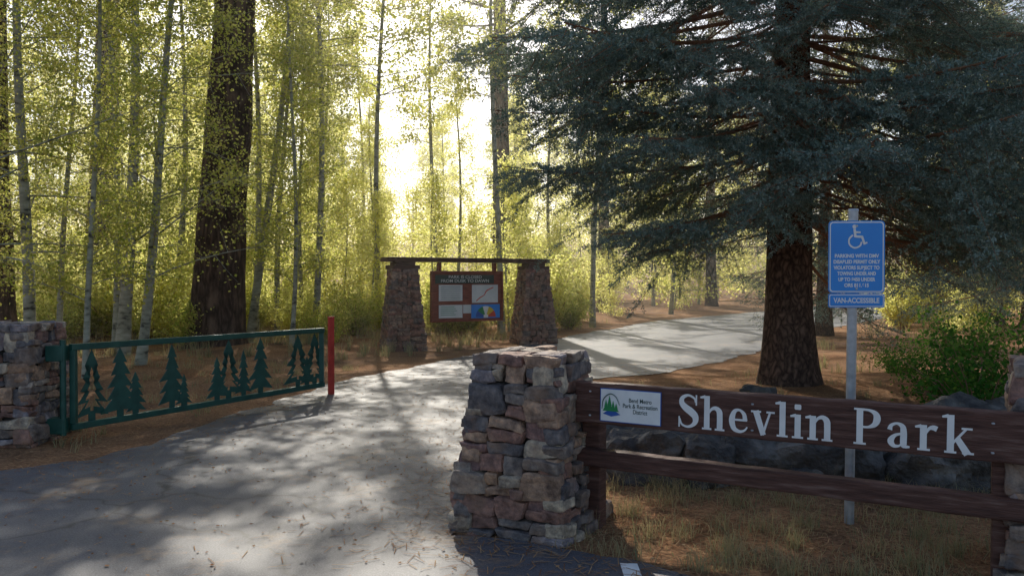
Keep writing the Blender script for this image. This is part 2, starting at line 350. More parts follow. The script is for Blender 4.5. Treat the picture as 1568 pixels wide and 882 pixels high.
# ------------------------------------------------------------ glyph strokes
def catmull(P,n=8):
    P=[np.array(p,float) for p in P]; P=[2*P[0]-P[1]]+P+[2*P[-1]-P[-2]]; out=[]
    for i in range(1,len(P)-2):
        for k in range(n):
            t=k/n; a,b,c,d=P[i-1:i+3]
            out.append(.5*((2*b)+(-a+c)*t+(2*a-5*b+4*c-d)*t*t+(-a+3*b-3*c+d)*t**3))
    out.append(P[-2]); return np.array(out)
def ribbon(mb,pts,M,z,curve=True,mi=0):
    P=catmull(pts) if curve else np.array(pts,float)
    T=np.gradient(P[:,:2],axis=0); T/=np.linalg.norm(T,axis=1)[:,None]+1e-9; Nn=np.stack([-T[:,1],T[:,0]],1)
    L=P[:,:2]+Nn*P[:,2:3]*.5; Rr=P[:,:2]-Nn*P[:,2:3]*.5; n=len(P)
    vs=[M@Vector((a[0],a[1],z)) for a in L]+[M@Vector((a[0],a[1],z)) for a in Rr]
    fs=[(i,n+i,n+i+1,i+1) for i in range(n-1)]
    mb.add(vs,fs,mi)
w=.165
def stem(x,y0,y1,ww=w): return ('l',[(x,y0,ww),(x,y1,ww)])
def ser(x0,x1,y): return ('l',[(x0,y,.055),(x1,y,.055)])
def flag(x,y): return ('l',[(x-.15,y-.05,.05),(x,y-.02,.10)])
G={
'S':(.66,[('c',[(.55,.76,.05),(.50,.89,.06),(.32,.965,.07),(.15,.88,.12),(.13,.73,.16),(.24,.60,.2),(.40,.49,.22),(.53,.36,.2),(.54,.2,.15),(.44,.08,.1),(.29,.035,.07),(.13,.10,.06),(.07,.26,.05)]),('l',[(.565,.68,.045),(.565,.99,.045)]),('l',[(.055,.01,.045),(.055,.33,.045)])]),
'h':(.72,[stem(.17,0,.99),flag(.12,.98),ser(.03,.31,.028),('c',[(.22,.48,.05),(.31,.61,.08),(.43,.645,.12),(.53,.56,.165),(.55,.40,.165),(.55,.0,.165)]),ser(.41,.69,.028)]),
'e':(.62,[('l',[(.12,.37,.06),(.56,.37,.06)]),('c',[(.51,.36,.13),(.47,.55,.11),(.34,.655,.07),(.20,.60,.12),(.13,.36,.17),(.19,.12,.14),(.35,.04,.09),(.49,.08,.06),(.57,.18,.04)])]),
'v':(.64,[('l',[(.13,.68,.17),(.35,.0,.15)]),('l',[(.33,.0,.07),(.54,.68,.06)]),ser(.0,.28,.655),ser(.43,.66,.655)]),
'l':(.36,[stem(.18,0,.99),flag(.13,.98),ser(.03,.33,.028)]),
'i':(.36,[stem(.18,0,.67),flag(.13,.66),ser(.03,.33,.028),('l',[(.18,.8,.14),(.18,.83,.18),(.18,.92,.18),(.18,.95,.14)])]),
'n':(.74,[stem(.17,0,.67),flag(.12,.66),ser(.03,.31,.028),('c',[(.22,.48,.05),(.31,.61,.08),(.43,.645,.12),(.53,.56,.165),(.55,.40,.165),(.55,.0,.165)]),ser(.41,.69,.028)]),
'P':(.74,[stem(.18,0,.98),ser(.03,.34,.028),ser(.03,.3,.955),('c',[(.22,.95,.06),(.42,.94,.07),(.57,.86,.14),(.61,.72,.18),(.55,.57,.14),(.40,.49,.07),(.22,.48,.06)])]),
'a':(.64,[('c',[(.09,.47,.13),(.13,.59,.09),(.27,.65,.07),(.40,.58,.13),(.43,.42,.16),(.43,.12,.16),(.47,.06,.1),(.58,.05,.05)]),('c',[(.42,.40,.05),(.22,.33,.09),(.12,.18,.16),(.19,.06,.11),(.32,.06,.06),(.42,.16,.04)])]),
'r':(.54,[stem(.17,0,.67),flag(.12,.66),ser(.03,.33,.028),('c',[(.22,.44,.05),(.3,.58,.08),(.40,.615,.13),(.49,.585,.14)])]),
'k':(.70,[stem(.17,0,.99),flag(.12,.98),ser(.03,.31,.028),('l',[(.22,.26,.06),(.53,.65,.06)]),('l',[(.32,.40,.15),(.57,.0,.18)]),ser(.42,.67,.655),ser(.44,.71,.028)]),
}
def word(mb,txt,s0,s1,z0,cap,M0):
    adv=[G[c][0] for c in txt]; tot=sum(adv); gap=((s1-s0)-tot*cap)/(len(txt)-1)
    s=s0; zz=0
    for c,a in zip(txt,adv):
        M=M0@Matrix.Translation((s,z0,0))@Matrix.Diagonal((cap,cap,1,1))
        for kind,pts in G[c][1]:
            zz+=1; ribbon(mb,pts,M,.003+.00025*zz,kind=='c')
        s+=a*cap+gap
def txt(body,M,size,mat,parent,name,wid=None,bold=.0):
    cu=bpy.data.curves.new(name,'FONT'); cu.body=body; cu.size=size; cu.align_x='CENTER'; cu.align_y='CENTER'; cu.offset=bold*size; cu.space_line=.95
    cu.materials.append(mat); o=bpy.data.objects.new(name,cu); COL.objects.link(o)
    bpy.context.view_layer.update()
    s=1.0
    if wid and o.dimensions.x>0: s=wid/o.dimensions.x
    par(o,parent)
    o.matrix_basis=M@Matrix.Diagonal((s,1,1,1))
    return o
# ------------------------------------------------------------ park sign
A=Vector((.40,5.38,0)); B=Vector((2.75,4.15,0)); D=(B-A).normalized(); LEN=(B-A).length
nrm=Vector((D.y,-D.x,0))
sg=empty('park_name_sign',(1.5,4.8,0))
def slat(mb,zl0,zl1,zr0,zr1,th,off=0):
    vs=[]; ns=18
    for k in range(ns+1):
        t=k/ns
        for q,(zz,o) in enumerate(((zl0+(zr0-zl0)*t,0),(zl1+(zr1-zl1)*t,0),(zl1+(zr1-zl1)*t,th),(zl0+(zr0-zl0)*t,th))):
            p=A+D*(LEN*t)+nrm*(off-o); wv=.0025*math.sin(k*2.1+(q in(1,2))*3)
            vs.append((p.x,p.y,zz+wv))
    fs=[(0,1,2,3),(ns*4+3,ns*4+2,ns*4+1,ns*4)]
    for k in range(ns):
        for j in range(4):
            a=k*4+j;b=k*4+(j+1)%4; fs.append((a,a+4,b+4,b))
    mb.add(vs,fs)
mb=MB(); slat(mb,.690,.946,.659,.919,.075); mb.obj('name_board',[M_wood],sg,bevel=.008)
mb=MB(); slat(mb,.412,.524,.363,.477,.09,-.01); mb.obj('lower_rail',[M_wood],sg,bevel=.01)
mb=MB()
for s in (.07,2.36):
    p=A+D*s-nrm*.15
    M=Matrix((D,nrm,Vector((0,0,1)))).transposed()
    mb.box((p.x,p.y,.41),(.12,.12,.90),M)
mb.obj('posts',[M_wood],sg,bevel=.008)
def frame(o,xd,n):
    xd=xd.normalized(); yd=n.cross(xd).normalized()
    return Matrix(((xd.x,yd.x,n.x,o.x),(xd.y,yd.y,n.y,o.y),(xd.z,yd.z,n.z,o.z),(0,0,0,1)))
xdir=(D+Vector((0,0,-.0125))).normalized(); 
MF=frame(A+Vector((0,0,.690)),xdir,nrm)
mb=MB(); word(mb,'Shevlin',.662,1.545,.030,.200,MF); word(mb,'Park',1.636,2.215,.030,.200,MF)
mb.obj('letters',[M_white],sg)
mb=MB()
def rect(x0,x1,y0,y1): return [(x0,y0),(x1,y0),(x1,y1),(x0,y1)]
mb.plate(rect(.170,.562,.022,.228),MF@Matrix.Translation((0,0,.003)),.004,0)
mb.plate(rect(.175,.557,.027,.223),MF@Matrix.Translation((0,0,.0075)),.001,1)
mb.obj('logo_plate',[M_b,M_white],sg)
mb=MB(); ml=MF@Matrix.Translation((.245,.10,.009))
mb.plate([(-.055,-.03),(.0,-.045),(.06,-.03),(.03,-.012),(-.03,-.012)],ml,.0006,1)
for k,(x,h,ww) in enumerate([(-.035,.06,.022),(-.012,.085,.026),(.012,.055,.02),(.032,.04,.02)]):
    mb.plate([(x-ww,-.012),(x+ww,-.012),(x+ww*.4,h*.4-.012),(x+ww*.55,h*.4-.012),(x,h),(x-ww*.55,h*.4-.012),(x-ww*.4,h*.4-.012)],ml@Matrix.Translation((0,0,.0008*(k+1))),.0005,0)
ribbon(mb,[(-.06,.0,.004),(-.05,.06,.006),(-.01,.095,.006),(.03,.08,.005),(.055,.03,.003)],ml,.006,True,2)
mb.obj('logo',[M_g,M_b,M_green],sg)
txt('Bend Metro\nPark & Recreation\nDistrict',MF@Matrix.Translation((.43,.128,.0095)),.036,M_banner,sg,'logo_text',.22,.015)
mb=MB()
for s in (.1,1.1,2.3):
    for zz in (.05,.2): mb.box(MF@Vector((s,zz,.002)),(.014,.014,.01),None)
mb.obj('bolts',[M_galv],sg,bevel=.003)

# ------------------------------------------------------------ accessible parking sign
px=2.15;py=5.42
ad=empty('accessible_parking_sign',(px,py,0))
mb=MB(); mb.tube([(px,py,-.05),(px+.01,py,1.0),(px+.018,py,2.02)],[.030,.030,.030],16); mb.obj('pole',[M_galv],ad,smooth=True)
mb=MB(); mb.tube([(px+.018,py,2.02),(px+.018,py,2.035)],[.034,.030],16); mb.obj('pole_cap',[M_galv],ad)
def rrect(x0,x1,y0,y1,r,n=5):
    out=[]
    for cx,cy,a0 in ((x1-r,y0+r,-90),(x1-r,y1-r,0),(x0+r,y1-r,90),(x0+r,y0+r,180)):
        for k in range(n+1):
            a=math.radians(a0+90*k/n); out.append((cx+r*math.cos(a),cy+r*math.sin(a)))
    return out
sxd=Vector((1,-.10,.0)).normalized(); sn=Vector((sxd.y,-sxd.x,0)); 
MS=frame(Vector((px+.025,py-.036,1.41)),sxd,sn)
mb=MB()
mb.plate(rrect(-.172,.172,.091,.548,.025),MS,.003,0)
mb.plate(rrect(-.165,.165,.098,.541,.02),MS@Matrix.Translation((0,0,.0035)),.0006,1)
mb.plate(rrect(-.158,.158,.105,.534,.017),MS@Matrix.Translation((0,0,.0046)),.0006,0)
mb.plate(rrect(-.172,.172,0,.088,.012),MS,.003,0)
mb.plate(rrect(-.166,.166,.006,.082,.01),MS@Matrix.Translation((0,0,.0035)),.0006,1)
mb.plate(rrect(-.161,.161,.011,.077,.008),MS@Matrix.Translation((0,0,.0046)),.0006,0)
mb.obj('panels',[M_blue,M_white],ad)
mb=MB(); mw_=MS@Matrix.Translation((-.005,.43,.0056))@Matrix.Diagonal((.115,.115,1,1))
c=[(.0+.11*math.cos(a),.70+.11*math.sin(a)) for a in np.linspace(0,2*math.pi,16,endpoint=False)]
mb.plate([(x-.08,y) for x,y in c],mw_,.0004)
ribbon(mb,[(-.08,.58,.13),(-.03,.12,.13)],mw_,.0008,False)
ribbon(mb,[(-.03,.16,.12),(.34,.14,.12)],mw_,.0012,False)
ribbon(mb,[(.31,.18,.12),(.46,-.28,.12)],mw_,.0016,False)
ribbon(mb,[(.42,-.24,.09),(.60,-.17,.09)],mw_,.0018,False)
ribbon(mb,[(-.05,.40,.10),(.24,.38,.10)],mw_,.0020,False)
ribbon(mb,[(-.17,.24,.09),(-.36,.02,.09),(-.34,-.28,.09),(-.08,-.46,.09),(.2,-.36,.09),(.30,-.14,.09)],mw_,.0024,True)
mb.obj('wheelchair_symbol',[M_white],ad)
for k,(s,wd_) in enumerate([('PARKING WITH DMV',.27),('DISABLED PERMIT ONLY',.285),('VIOLATORS SUBJECT TO',.28),('TOWING UNDER AND',.235),('UP TO $450 UNDER',.225),('ORS 811.615',.15)]):
    txt(s,MS@Matrix.Translation((0,.325-.037*k,.0056)),.031,M_white,ad,'text_line_%d'%(k+1),wd_,.04)
txt('VAN-ACCESSIBLE',MS@Matrix.Translation((0,.044,.0056)),.044,M_white,ad,'van_text',.28,.03)
mb=MB()
for zz in (.515,.12): mb.tube([MS@Vector((0,zz,.004)),MS@Vector((0,zz,.010))],[.008,.007],8)
mb.obj('sign_bolts',[M_galv],ad)

# ------------------------------------------------------------ gate
gA=Vector((-4.28,8.25,0)); gB=Vector((-2.46,11.1,0)); gD=(gB-gA).normalized(); gL=(gB-gA).length; gn=Vector((gD.y,-gD.x,0))
gt=empty('park_gate',(-3.4,9.7,0))
def gz(t,k): return (.150+.06*t) if k==0 else (.925-.01*t)
def gpnt(t,z,o=0): p=gA+gD*gL*t+gn*o; return Vector((p.x,p.y,z))
mb=MB(); W=.062
mb.beam(gpnt(0,gz(0,1)),gpnt(1,gz(1,1)),W,W); mb.beam(gpnt(0,gz(0,0)),gpnt(1,gz(1,0)),W,W)
for t in (.009,.991): mb.beam(gpnt(t,gz(t,0)+W/2),gpnt(t,gz(t,1)-W/2),W-.004,W-.004)
mb.obj('frame',[M_green],gt,bevel=.006)
mb=MB()
for z in (.87,.17):
    p=gpnt(0,z); mb.box((p.x-.11,p.y-.02,z),(.17,.15,.15),None)
mb.tube([gpnt(-.022,.08),gpnt(-.022,1.0)],[.028,.028],12)
mb.obj('hinge_brackets',[M_green],gt,bevel=.008)
def outline(tiers,hw,rnd):
    r=[(.035,0),(.035,.10)]
    ys=np.linspace(.10,1,tiers+1)
    for k in range(tiers):
        wv=hw*(1-k/tiers*.85)*rnd.uniform(.85,1.2); r.append((wv,ys[k]-.04)); 
        if k<tiers-1: r.append((wv*.34,ys[k+1]*.96))
    r.append((0,1)); return r
mb=MB(); rnd=random.Random(4)
for px_,op,wd_,hf in [(140,1,.20,1),(182,0,.22,1),(206,0,.13,.62),(262,0,.19,1),(280,0,.10,.5),(330,0,.15,.72),(348,1,.24,1),(372,0,.13,.8),(397,0,.18,1),(455,1,.24,1),(482,1,.20,1),(470,0,.12,.55)]:
    k=(px_-CX)/F; t=(gA.y*k-gA.x)/(gD.x*gL-k*gD.y*gL)
    z0=gz(t,0)+W/2; z1=gz(t,1)-W/2; H=(z1-z0)*hf
    off=rnd.uniform(-.015,.015); M=frame(gpnt(t,z0-.003,off),gD,gn)
    r=outline(5,wd_,rnd); l=[(-x*rnd.uniform(.85,1.1),y) for x,y in r[-2::-1]]
    o=[(x,y*H) for x,y in r+l]
    if not op: mb.plate(o,M,.008)
    else:
        s=.50; inn=[(x*s,(y-.42*H)*(.62)+.40*H) for x,y in o]; n=len(o)
        vs=[M@Vector((x,y,zz)) for zz in (0,.008) for pl in (o,inn) for x,y in pl]; fs=[]
        for i in range(n):
            j=(i+1)%n
            fs+=[(2*n+i,2*n+j,3*n+j,3*n+i),(i,n+i,n+j,j),(i,j,2*n+j,2*n+i),(n+i,3*n+i,3*n+j,n+j)]
        mb.add(vs,fs)
mb.obj('tree_cutouts',[M_green],gt)
rp=empty('red_post',(-2.47,11.62,0)); mb=MB(); mb.box((-2.47,11.62,.5),(.075,.075,1.12),Matrix.Rotation(.5,3,'Z')); mb.obj('post',[M_red],rp,bevel=.008)
mb=MB(); mb.box((-2.47,11.62,1.063),(.085,.085,.012),Matrix.Rotation(.5,3,'Z')); mb.box((-2.47,11.585,.55),(.03,.06,.16),Matrix.Rotation(.5,3,'Z')); mb.obj('cap_and_latch',[M_red],rp,bevel=.004)

# ------------------------------------------------------------ kiosk
kA=Vector((-2.43,18.95,0)); kB=Vector((.52,20.75,0)); kD=(kB-kA).normalized(); kL=(kB-kA).length; kn=Vector((kD.y,-kD.x,0)); krot=math.atan2(kD.y,kD.x)
kk=empty('information_kiosk',(-1,19.8,0))
pillar('p',kA.x,kA.y,krot*.6,.90,.55,1.78,31,M_stonek,kk,.06,.42,.24,.03)
pillar('p',kB.x,kB.y,krot*.6,.92,.57,1.78,37,M_stonek,kk,.06,.42,.24,.03)
mb=MB(); MM=Matrix((kD,kn,Vector((0,0,1)))).transposed()
for c in (kA,kB):
    mb.box((c.x,c.y,1.83),(.62,.5,.09),MM); mb.box((c.x,c.y,1.91),(.46,.36,.07),MM)
a=kA-kD*.45;b=kB+kD*.35
mb.beam((a.x,a.y,1.985),(b.x,b.y,1.985),.42,.075)
mb.beam((a.x+kn.x*.05,a.y+kn.y*.05,2.036),(b.x+kn.x*.05,b.y+kn.y*.05,2.036),.50,.022)
mb.obj('top_beam',[M_wood],kk,bevel=.01)
def kpar(px_): k=(px_-CX)/F; return (kA.y*k-kA.x)/(kD.x-k*kD.y)
s0=kpar(663);s1=kpar(767); w_=s1-s0
MK=frame(kA+kD*s0+Vector((0,0,.63)),kD,kn); h_=1.06
mb=MB(); mb.plate(rect(0,w_,0,h_),MK@Matrix.Translation((0,0,-.05)),.05,0)
for y0,y1,x0,x1 in ((h_,h_+.06,-.05,w_+.05),(-.05,0,-.05,w_+.05),(0,h_,-.05,0),(0,h_,w_,w_+.05)): mb.plate(rect(x0,x1,y0,y1),MK@Matrix.Translation((0,0,-.06)),.09,0)
for x in (.12,w_-.22): mb.plate(rect(x,x+.09,h_+.061,1.31),MK@Matrix.Translation((0,0,-.055)),.07,0)
mb.obj('board',[M_woodr],kk,bevel=.006)
mb=MB(); T3=MK@Matrix.Translation((0,0,.004))
mb.plate(rect(.05,w_-.2,.83,1.03),T3,.008,0)
for (x0,x1,y0,y1) in ((.08,.42,.43,.80),(.56,.95,.38,.80),(.08,.42,.04,.34),(.43,.545,.14,.34)):
    mb.plate(rect(x0*w_,x1*w_,y0,y1),T3,.006,1)
mb.plate(rect(.55*w_,.98*w_,.02,.34),T3@Matrix.Translation((0,0,.001)),.006,2)
c0=Vector((.765*w_,.045))
for k in range(5):
    a0=math.pi*(1-k/5);a1=math.pi*(1-(k+1)/5); pl=[(c0.x,c0.y)]
    for j in range(5):
        a=a0+(a1-a0)*j/4; pl.append((c0.x+.27*math.cos(a),c0.y+.255*math.sin(a)))
    mb.plate(pl[::-1],T3@Matrix.Translation((0,0,.008)),.003,[4,3,1,5,6][k])
mb.plate(rect(c0.x-.06,c0.x+.06,.03,.10),T3@Matrix.Translation((0,0,.013)),.002,1)
for k in range(7):
    yy=.75-.045*k; mb.plate(rect(.11*w_,.39*w_,yy,yy+.008),T3@Matrix.Translation((0,0,.0065)),.001,0)
for k in range(5):
    yy=.29-.045*k; mb.plate(rect(.11*w_,(.3+.02*(k%3))*w_,yy,yy+.010),T3@Matrix.Translation((0,0,.0065)),.001,3)
ribbon(mb,[(.62*w_,.42,.02),(.68*w_,.5,.025),(.74*w_,.56,.02),(.78*w_,.66,.03),(.88*w_,.74,.02)],T3,.009,True,6)
mb.obj('posters',[M_banner,M_paper,M_blue,M_g,M_b,M_y,M_o],kk)
txt('PARK IS CLOSED\nFROM DUSK TO DAWN',MK@Matrix.Translation((w_/2-.07,.935,.0145)),.095,M_paper,kk,'banner_text',w_*.70,.01)

# ------------------------------------------------------------ trees
def make_aspen(name,h,r,seed,nb,lpt,leaf,cb,spread,lean=(0,0),mat=M_leaf,ntw=6,sig=.10):
    g=np.random.default_rng(seed); parts=[]
    k=14; t=np.linspace(0,1,k); ph=g.uniform(0,6,2)
    P=np.stack([lean[0]*t*h+.012*h*np.sin(t*5+ph[0])-.012*h*np.sin(ph[0]),lean[1]*t*h+.012*h*np.sin(t*4+ph[1])-.012*h*np.sin(ph[1]),t*h-.1],1)
    rr=r*(1-t*.85)+.006; rr[0]*=1.35
    parts.append((*tube(P,rr,10),0,1)); LP=[]
    for i in range(nb):
        tt=cb+(1-cb)*(i+g.uniform(0,1))/nb; base=np.array([np.interp(tt,t,P[:,j]) for j in range(3)])
        rel=(tt-cb)/(1-cb); L=spread*(.45+.55*g.uniform())*(1-rel*.75)*(.75+.5*min(1,rel*4))
        az=g.uniform(0,2*np.pi); el=g.uniform(.05,.75); d=np.array([math.cos(az)*math.cos(el),math.sin(az)*math.cos(el),math.sin(el)])
        q=np.linspace(0,1,6)[:,None]; bend=g.normal(0,.12,3)*L; bend[2]-=.12*L
        BP=base+d*L*q+bend*q*q; parts.append((*tube(BP,np.linspace(max(.008,r*.22*(1-rel)),.004,6),4),0,1))
        for j in range(ntw):
            u_=.25+.75*(j+g.uniform())/ntw; b0=np.array([np.interp(u_,q[:,0],BP[:,c]) for c in range(3)])
            td=d+g.normal(0,.75,3); td/=np.linalg.norm(td); tl=L*g.uniform(.18,.38)
            parts.append((*tube([b0,b0+td*tl*.5+[0,0,-.02],b0+td*tl],[.005,.003,.002],3),0,0))
            m=g.poisson(lpt); s=g.uniform(0,1.1,m)[:,None]; LP.append(b0+td*tl*s+g.normal(0,sig,(m,3)))
    LP=np.concatenate(LP); parts.append((*leaves(LP,leaf,rng=g),1,0))
    return npmesh(name,parts,[M_aspbark,mat])
def bark_trunk(P,rr,n=28,amp=.06,seed=0):
    V,Q=tube(P,rr,n); C=np.repeat(np.asarray(P),n,0); D_=V-C
    an=np.tile(np.arange(n),len(P)); f=np.array([1+amp*noise.noise(Vector((math.cos(a/n*6.283)*2.2+seed,math.sin(a/n*6.283)*2.2,v[2]*.5)))*1.6+amp*.5*noise.noise(Vector((math.cos(a/n*6.283)*7+seed,math.sin(a/n*6.283)*7,v[2]*1.5))) for a,v in zip(an,V)])
    return C+D_*f[:,None],Q
def make_pine(name,h,r,lean,cb,seed,nb=40,spread=3.2,stub=True,mult=1):
    g=np.random.default_rng(seed); k=40; t=np.linspace(0,1,k)
    P=np.stack([lean[0]*t*h+.05*np.sin(t*7),lean[1]*t*h,t*h-.15],1); rr=r*(1-t*.72)*(1+.45*np.exp(-t*h/.5)); parts=[(*bark_trunk(P,rr,28,.07,seed),0,1)]
    LP=[];LD=[]
    for i in range(nb):
        tt=cb+(1-cb)*(i+g.uniform())/nb; base=np.array([np.interp(tt,t,P[:,j]) for j in range(3)]); L=spread*(1.05-.8*(tt-cb)/(1-cb))*g.uniform(.6,1)
        az=g.uniform(0,6.283); el=g.uniform(-.2,.45); d=np.array([math.cos(az)*math.cos(el),math.sin(az)*math.cos(el),math.sin(el)]); q=np.linspace(0,1,6)[:,None]
        BP=base+d*L*q+np.array([0,0,.2*L])*q*q; parts.append((*tube(BP,np.linspace(.06,.012,6),5),0,1))
        for j in range(9):
            u_=.3+.7*(j+g.uniform())/9; b0=base+d*L*u_+np.array([0,0,.2*L*u_*u_]); td=d+g.normal(0,.7,3); td/=np.linalg.norm(td); e=b0+td*.5
            parts.append((*tube([b0,e],[.012,.006],3),0,0))
            for w_2 in (.6,1.):
                m=26; dd=td*.6+g.normal(0,.6,(m,3)); dd/=np.linalg.norm(dd,axis=1)[:,None]; LP.append(np.repeat((b0+td*.5*w_2)[None],m,0)); LD.append(dd)
    if stub:
        for i in range(16):
            tt=g.uniform(.08,cb); base=np.array([np.interp(tt,t,P[:,j]) for j in range(3)]); az=g.uniform(0,6.283); L=g.uniform(.5,1.7)
            d=np.array([math.cos(az),math.sin(az),g.uniform(-.3,.1)]); q=np.linspace(0,1,5)[:,None]; BP=base+d*L*q+np.array([0,0,-.2*L])*q*q+g.normal(0,.02,(5,3)); parts.append((*tube(BP,np.linspace(.022,.004,5),4),0,0))
    LP=np.concatenate(LP);LD=np.concatenate(LD); parts.append((*sticks(LP,LD,.018,g.uniform(.13,.24,len(LP)),g),1,0))
    return npmesh(name,parts,[M_bark,M_pineneedle])
def at(px_,d): return ((px_-CX)/F*d,d,0)
link('ponderosa_pine_tree',make_pine('pineA',24,.57,(.06,0),.36,1),at(326,19))
link('ponderosa_pine_tree',make_pine('pineB',22,.42,(.045,0),.40,2),at(145,24))
link('ponderosa_pine_tree',make_pine('pineC',22,.36,(0,0),.42,3),at(766,31))
pm_=make_pine('pineD',20,.30,(.01,.0),.34,4)
for p_,d_ in ((2,17.5),(925,40),(1400,33),(1520,27),(1090,46)): link('ponderosa_pine_tree',pm_,at(p_,d_),d_*1.3)
fa=[(186,17,12.5,.125,(.03,0),101),(212,14.3,10,.08,(.13,-.02),102),(45,15,12,.10,(.03,0),103),(383,21,12,.11,(.085,0),104),(90,18,11,.06,(.03,0),105),(262,22,12,.09,(.03,0),106),(425,24,12,.08,(.03,.0),107),(-60,12,10,.1,(.03,.0),108),(500,27,11,.09,(-.01,0),109),(-120,15.5,11,.09,(.05,0),110),(445,18.5,10,.05,(.02,0),113),(130,13,8.5,.045,(.02,0),114)]
for (p_,d_,h_2,r_,ln,sd) in fa:
    near=d_<18.6
    me=make_aspen('aspen%d'%sd,h_2,r_,sd,52,42 if near else 36,.05 if near else .064,.15,2.7 if r_>.055 else 1.8,ln,M_leaf,7,.11)
    link('aspen_tree',me,at(p_,d_))
vt=make_aspen('aspT',14,.085,290,46,26,.085,.46,3.0,(.01,0),M_leaf,7,.12)
for (x,y,s) in ((-4.9,21.2,1.0),(-3.75,24.2,1.0),(-.3,24.2,1.05),(2.6,27.5,1.0),(-6.8,22.5,1.0),(-8.6,18.5,.95),(-2.3,26.5,.9)): link('aspen_tree',vt,(x,y,0),x*3.1,s)
va=[make_aspen('aspY%d'%k,11.5+k,.075+.01*k,200+k,48,30,.085,.05,2.3,(.01*k,0),M_leafY,6,.15) for k in range(3)]
vg=make_aspen('aspG',11,.08,230,48,34,.09,.06,2.2,(.01,0),M_leaf,6,.15)
vs_=[make_aspen('sapl%d'%k,4.5+k*.8,.03,240+k,36,26,.08,.02,1.4,(.0,0),M_leafY,5,.16) for k in range(2)]
vf=[make_aspen('far%d'%k,15+2*k,.12,260+k,60,24,.18,.02,3.4,(.0,0),M_leafY,6,.35) for k in range(2)]
forest=empty('background_aspen_forest',(0,40,0))
g=np.random.default_rng(5); cnt=0
for d0,st in [(26,2.8),(31,3.1),(38,3.6),(47,4.2)]:
    for x in np.arange(-.68*d0-3,.68*d0+4,st):
        xx=x+g.uniform(-1,1); dd=d0+g.uniform(-1.8,1.8)
        if rdist(np.array([xx]),np.array([dd]))[0]<1.3: continue
        pxx=CX+F*xx/dd
        if 590<pxx<680 and g.uniform()<.7: continue
        right=pxx>880
        s=g.uniform(.75,1.1)*(1.0 if dd>28 else .85)
        if 540<pxx<720: s*=.8
        cnt+=1; link('aspen_%d'%cnt,vg if (g.uniform()<(.5 if right else .08)) else va[g.integers(3)],(xx,dd,0),g.uniform(0,6.28),s,forest)
for d0,st in [(24.0,1.9),(28,2.2),(33,2.5),(40,3.0)]:
    for x in np.arange(-.62*d0,.62*d0,st):
        xx=x+g.uniform(-.8,.8); dd=d0+g.uniform(-1.2,1.5)
        if rdist(np.array([xx]),np.array([dd]))[0]<1.3: continue
        cnt+=1; link('sapling_%d'%cnt,vs_[g.integers(2)],(xx,dd,0),g.uniform(0,6.28),g.uniform(.55,1.05),forest)
far=empty('distant_forest',(0,80,0)); cnt=0
for d0,st in [(60,4.8),(76,5.4)]:
    for x in np.arange(-.72*d0,.72*d0,st):
        xx=x+g.uniform(-1.5,1.5); dd=d0+g.uniform(-3,3); pxx=CX+F*xx/dd
        cnt+=1; s=g.uniform(.8,1.15)*(.75 if 560<pxx<710 else 1); link('far_tree_%d'%cnt,vf[g.integers(2)],(xx,dd,float(gh(np.array([xx]),np.array([dd]))[0])-.2),g.uniform(0,6.28),s,far)
def make_shrub(name,h,w_2,seed,n,leaf,mat,ns=26):
    g=np.random.default_rng(seed); parts=[];LP=[]
    for i in range(ns):
        az=g.uniform(0,6.28); L=h*g.uniform(.5,1.05); sp=g.uniform(.1,1)*w_2; d=np.array([math.cos(az)*sp,math.sin(az)*sp,L]); q=np.linspace(0,1,5)[:,None]
        BP=np.array([math.cos(az),math.sin(az),0])*.1+d*q+np.array([math.cos(az)*.2,math.sin(az)*.2,-.15*h])*q*q+g.normal(0,.02,(5,3))
        parts.append((*tube(BP,np.linspace(.012,.003,5),3),0,0))
        m=n; u_=g.uniform(.15,1.05,m); LP.append(np.stack([np.interp(u_,q[:,0],BP[:,c]) for c in range(3)],1)+g.normal(0,.10*w_2+.02,(m,3)))
    LP=np.concatenate(LP); LP=LP[LP[:,2]>.03]; parts.append((*leaves(LP,leaf,rng=g),1,0)); return npmesh(name,parts,[M_twig,mat])
sh=[make_shrub('shrubA',1.6,.7,1,200,.06,M_shrub),make_shrub('shrubB',2.4,.9,2,220,.075,M_leafY),make_shrub('shrubC',1.1,.7,3,180,.05,M_shrub)]
bu=make_shrub('bushR',1.0,.8,6,70,.055,M_bush,30)
us=empty('understory_shrubs',(-5,24,0)); c=0
for i in range(130):
    dd=g.uniform(17,32); xx=g.uniform(-.62*dd,.55*dd)
    if rdist(np.array([xx]),np.array([dd]))[0]<1.2: continue
    if dd<23 and xx>-4.6 and xx<2.2: continue
    if xx<-3 and dd<18.5: continue
    if xx>4 and dd<24: continue
    c+=1; link('shrub_%d'%c,sh[g.integers(3)],(xx,dd,0),g.uniform(0,6.28),g.uniform(.7,1.25),us)
for (p_,d_,k,s) in ((545,22,0,.9),(500,20,2,.9),(455,21,1,.7),(590,25,1,.8),(700,25,2,1),(870,26,0,.8)): 
    c+=1; link('shrub_%d'%c,sh[k],at(p_,d_),c,s,us)
for (p_,d_,s) in ((1500,9.6,.95),(1560,10.5,1.1),(1440,11.5,.7),(1380,14,.6),(1480,16,1.1)): link('green_bush',bu,at(p_,d_),p_,s)

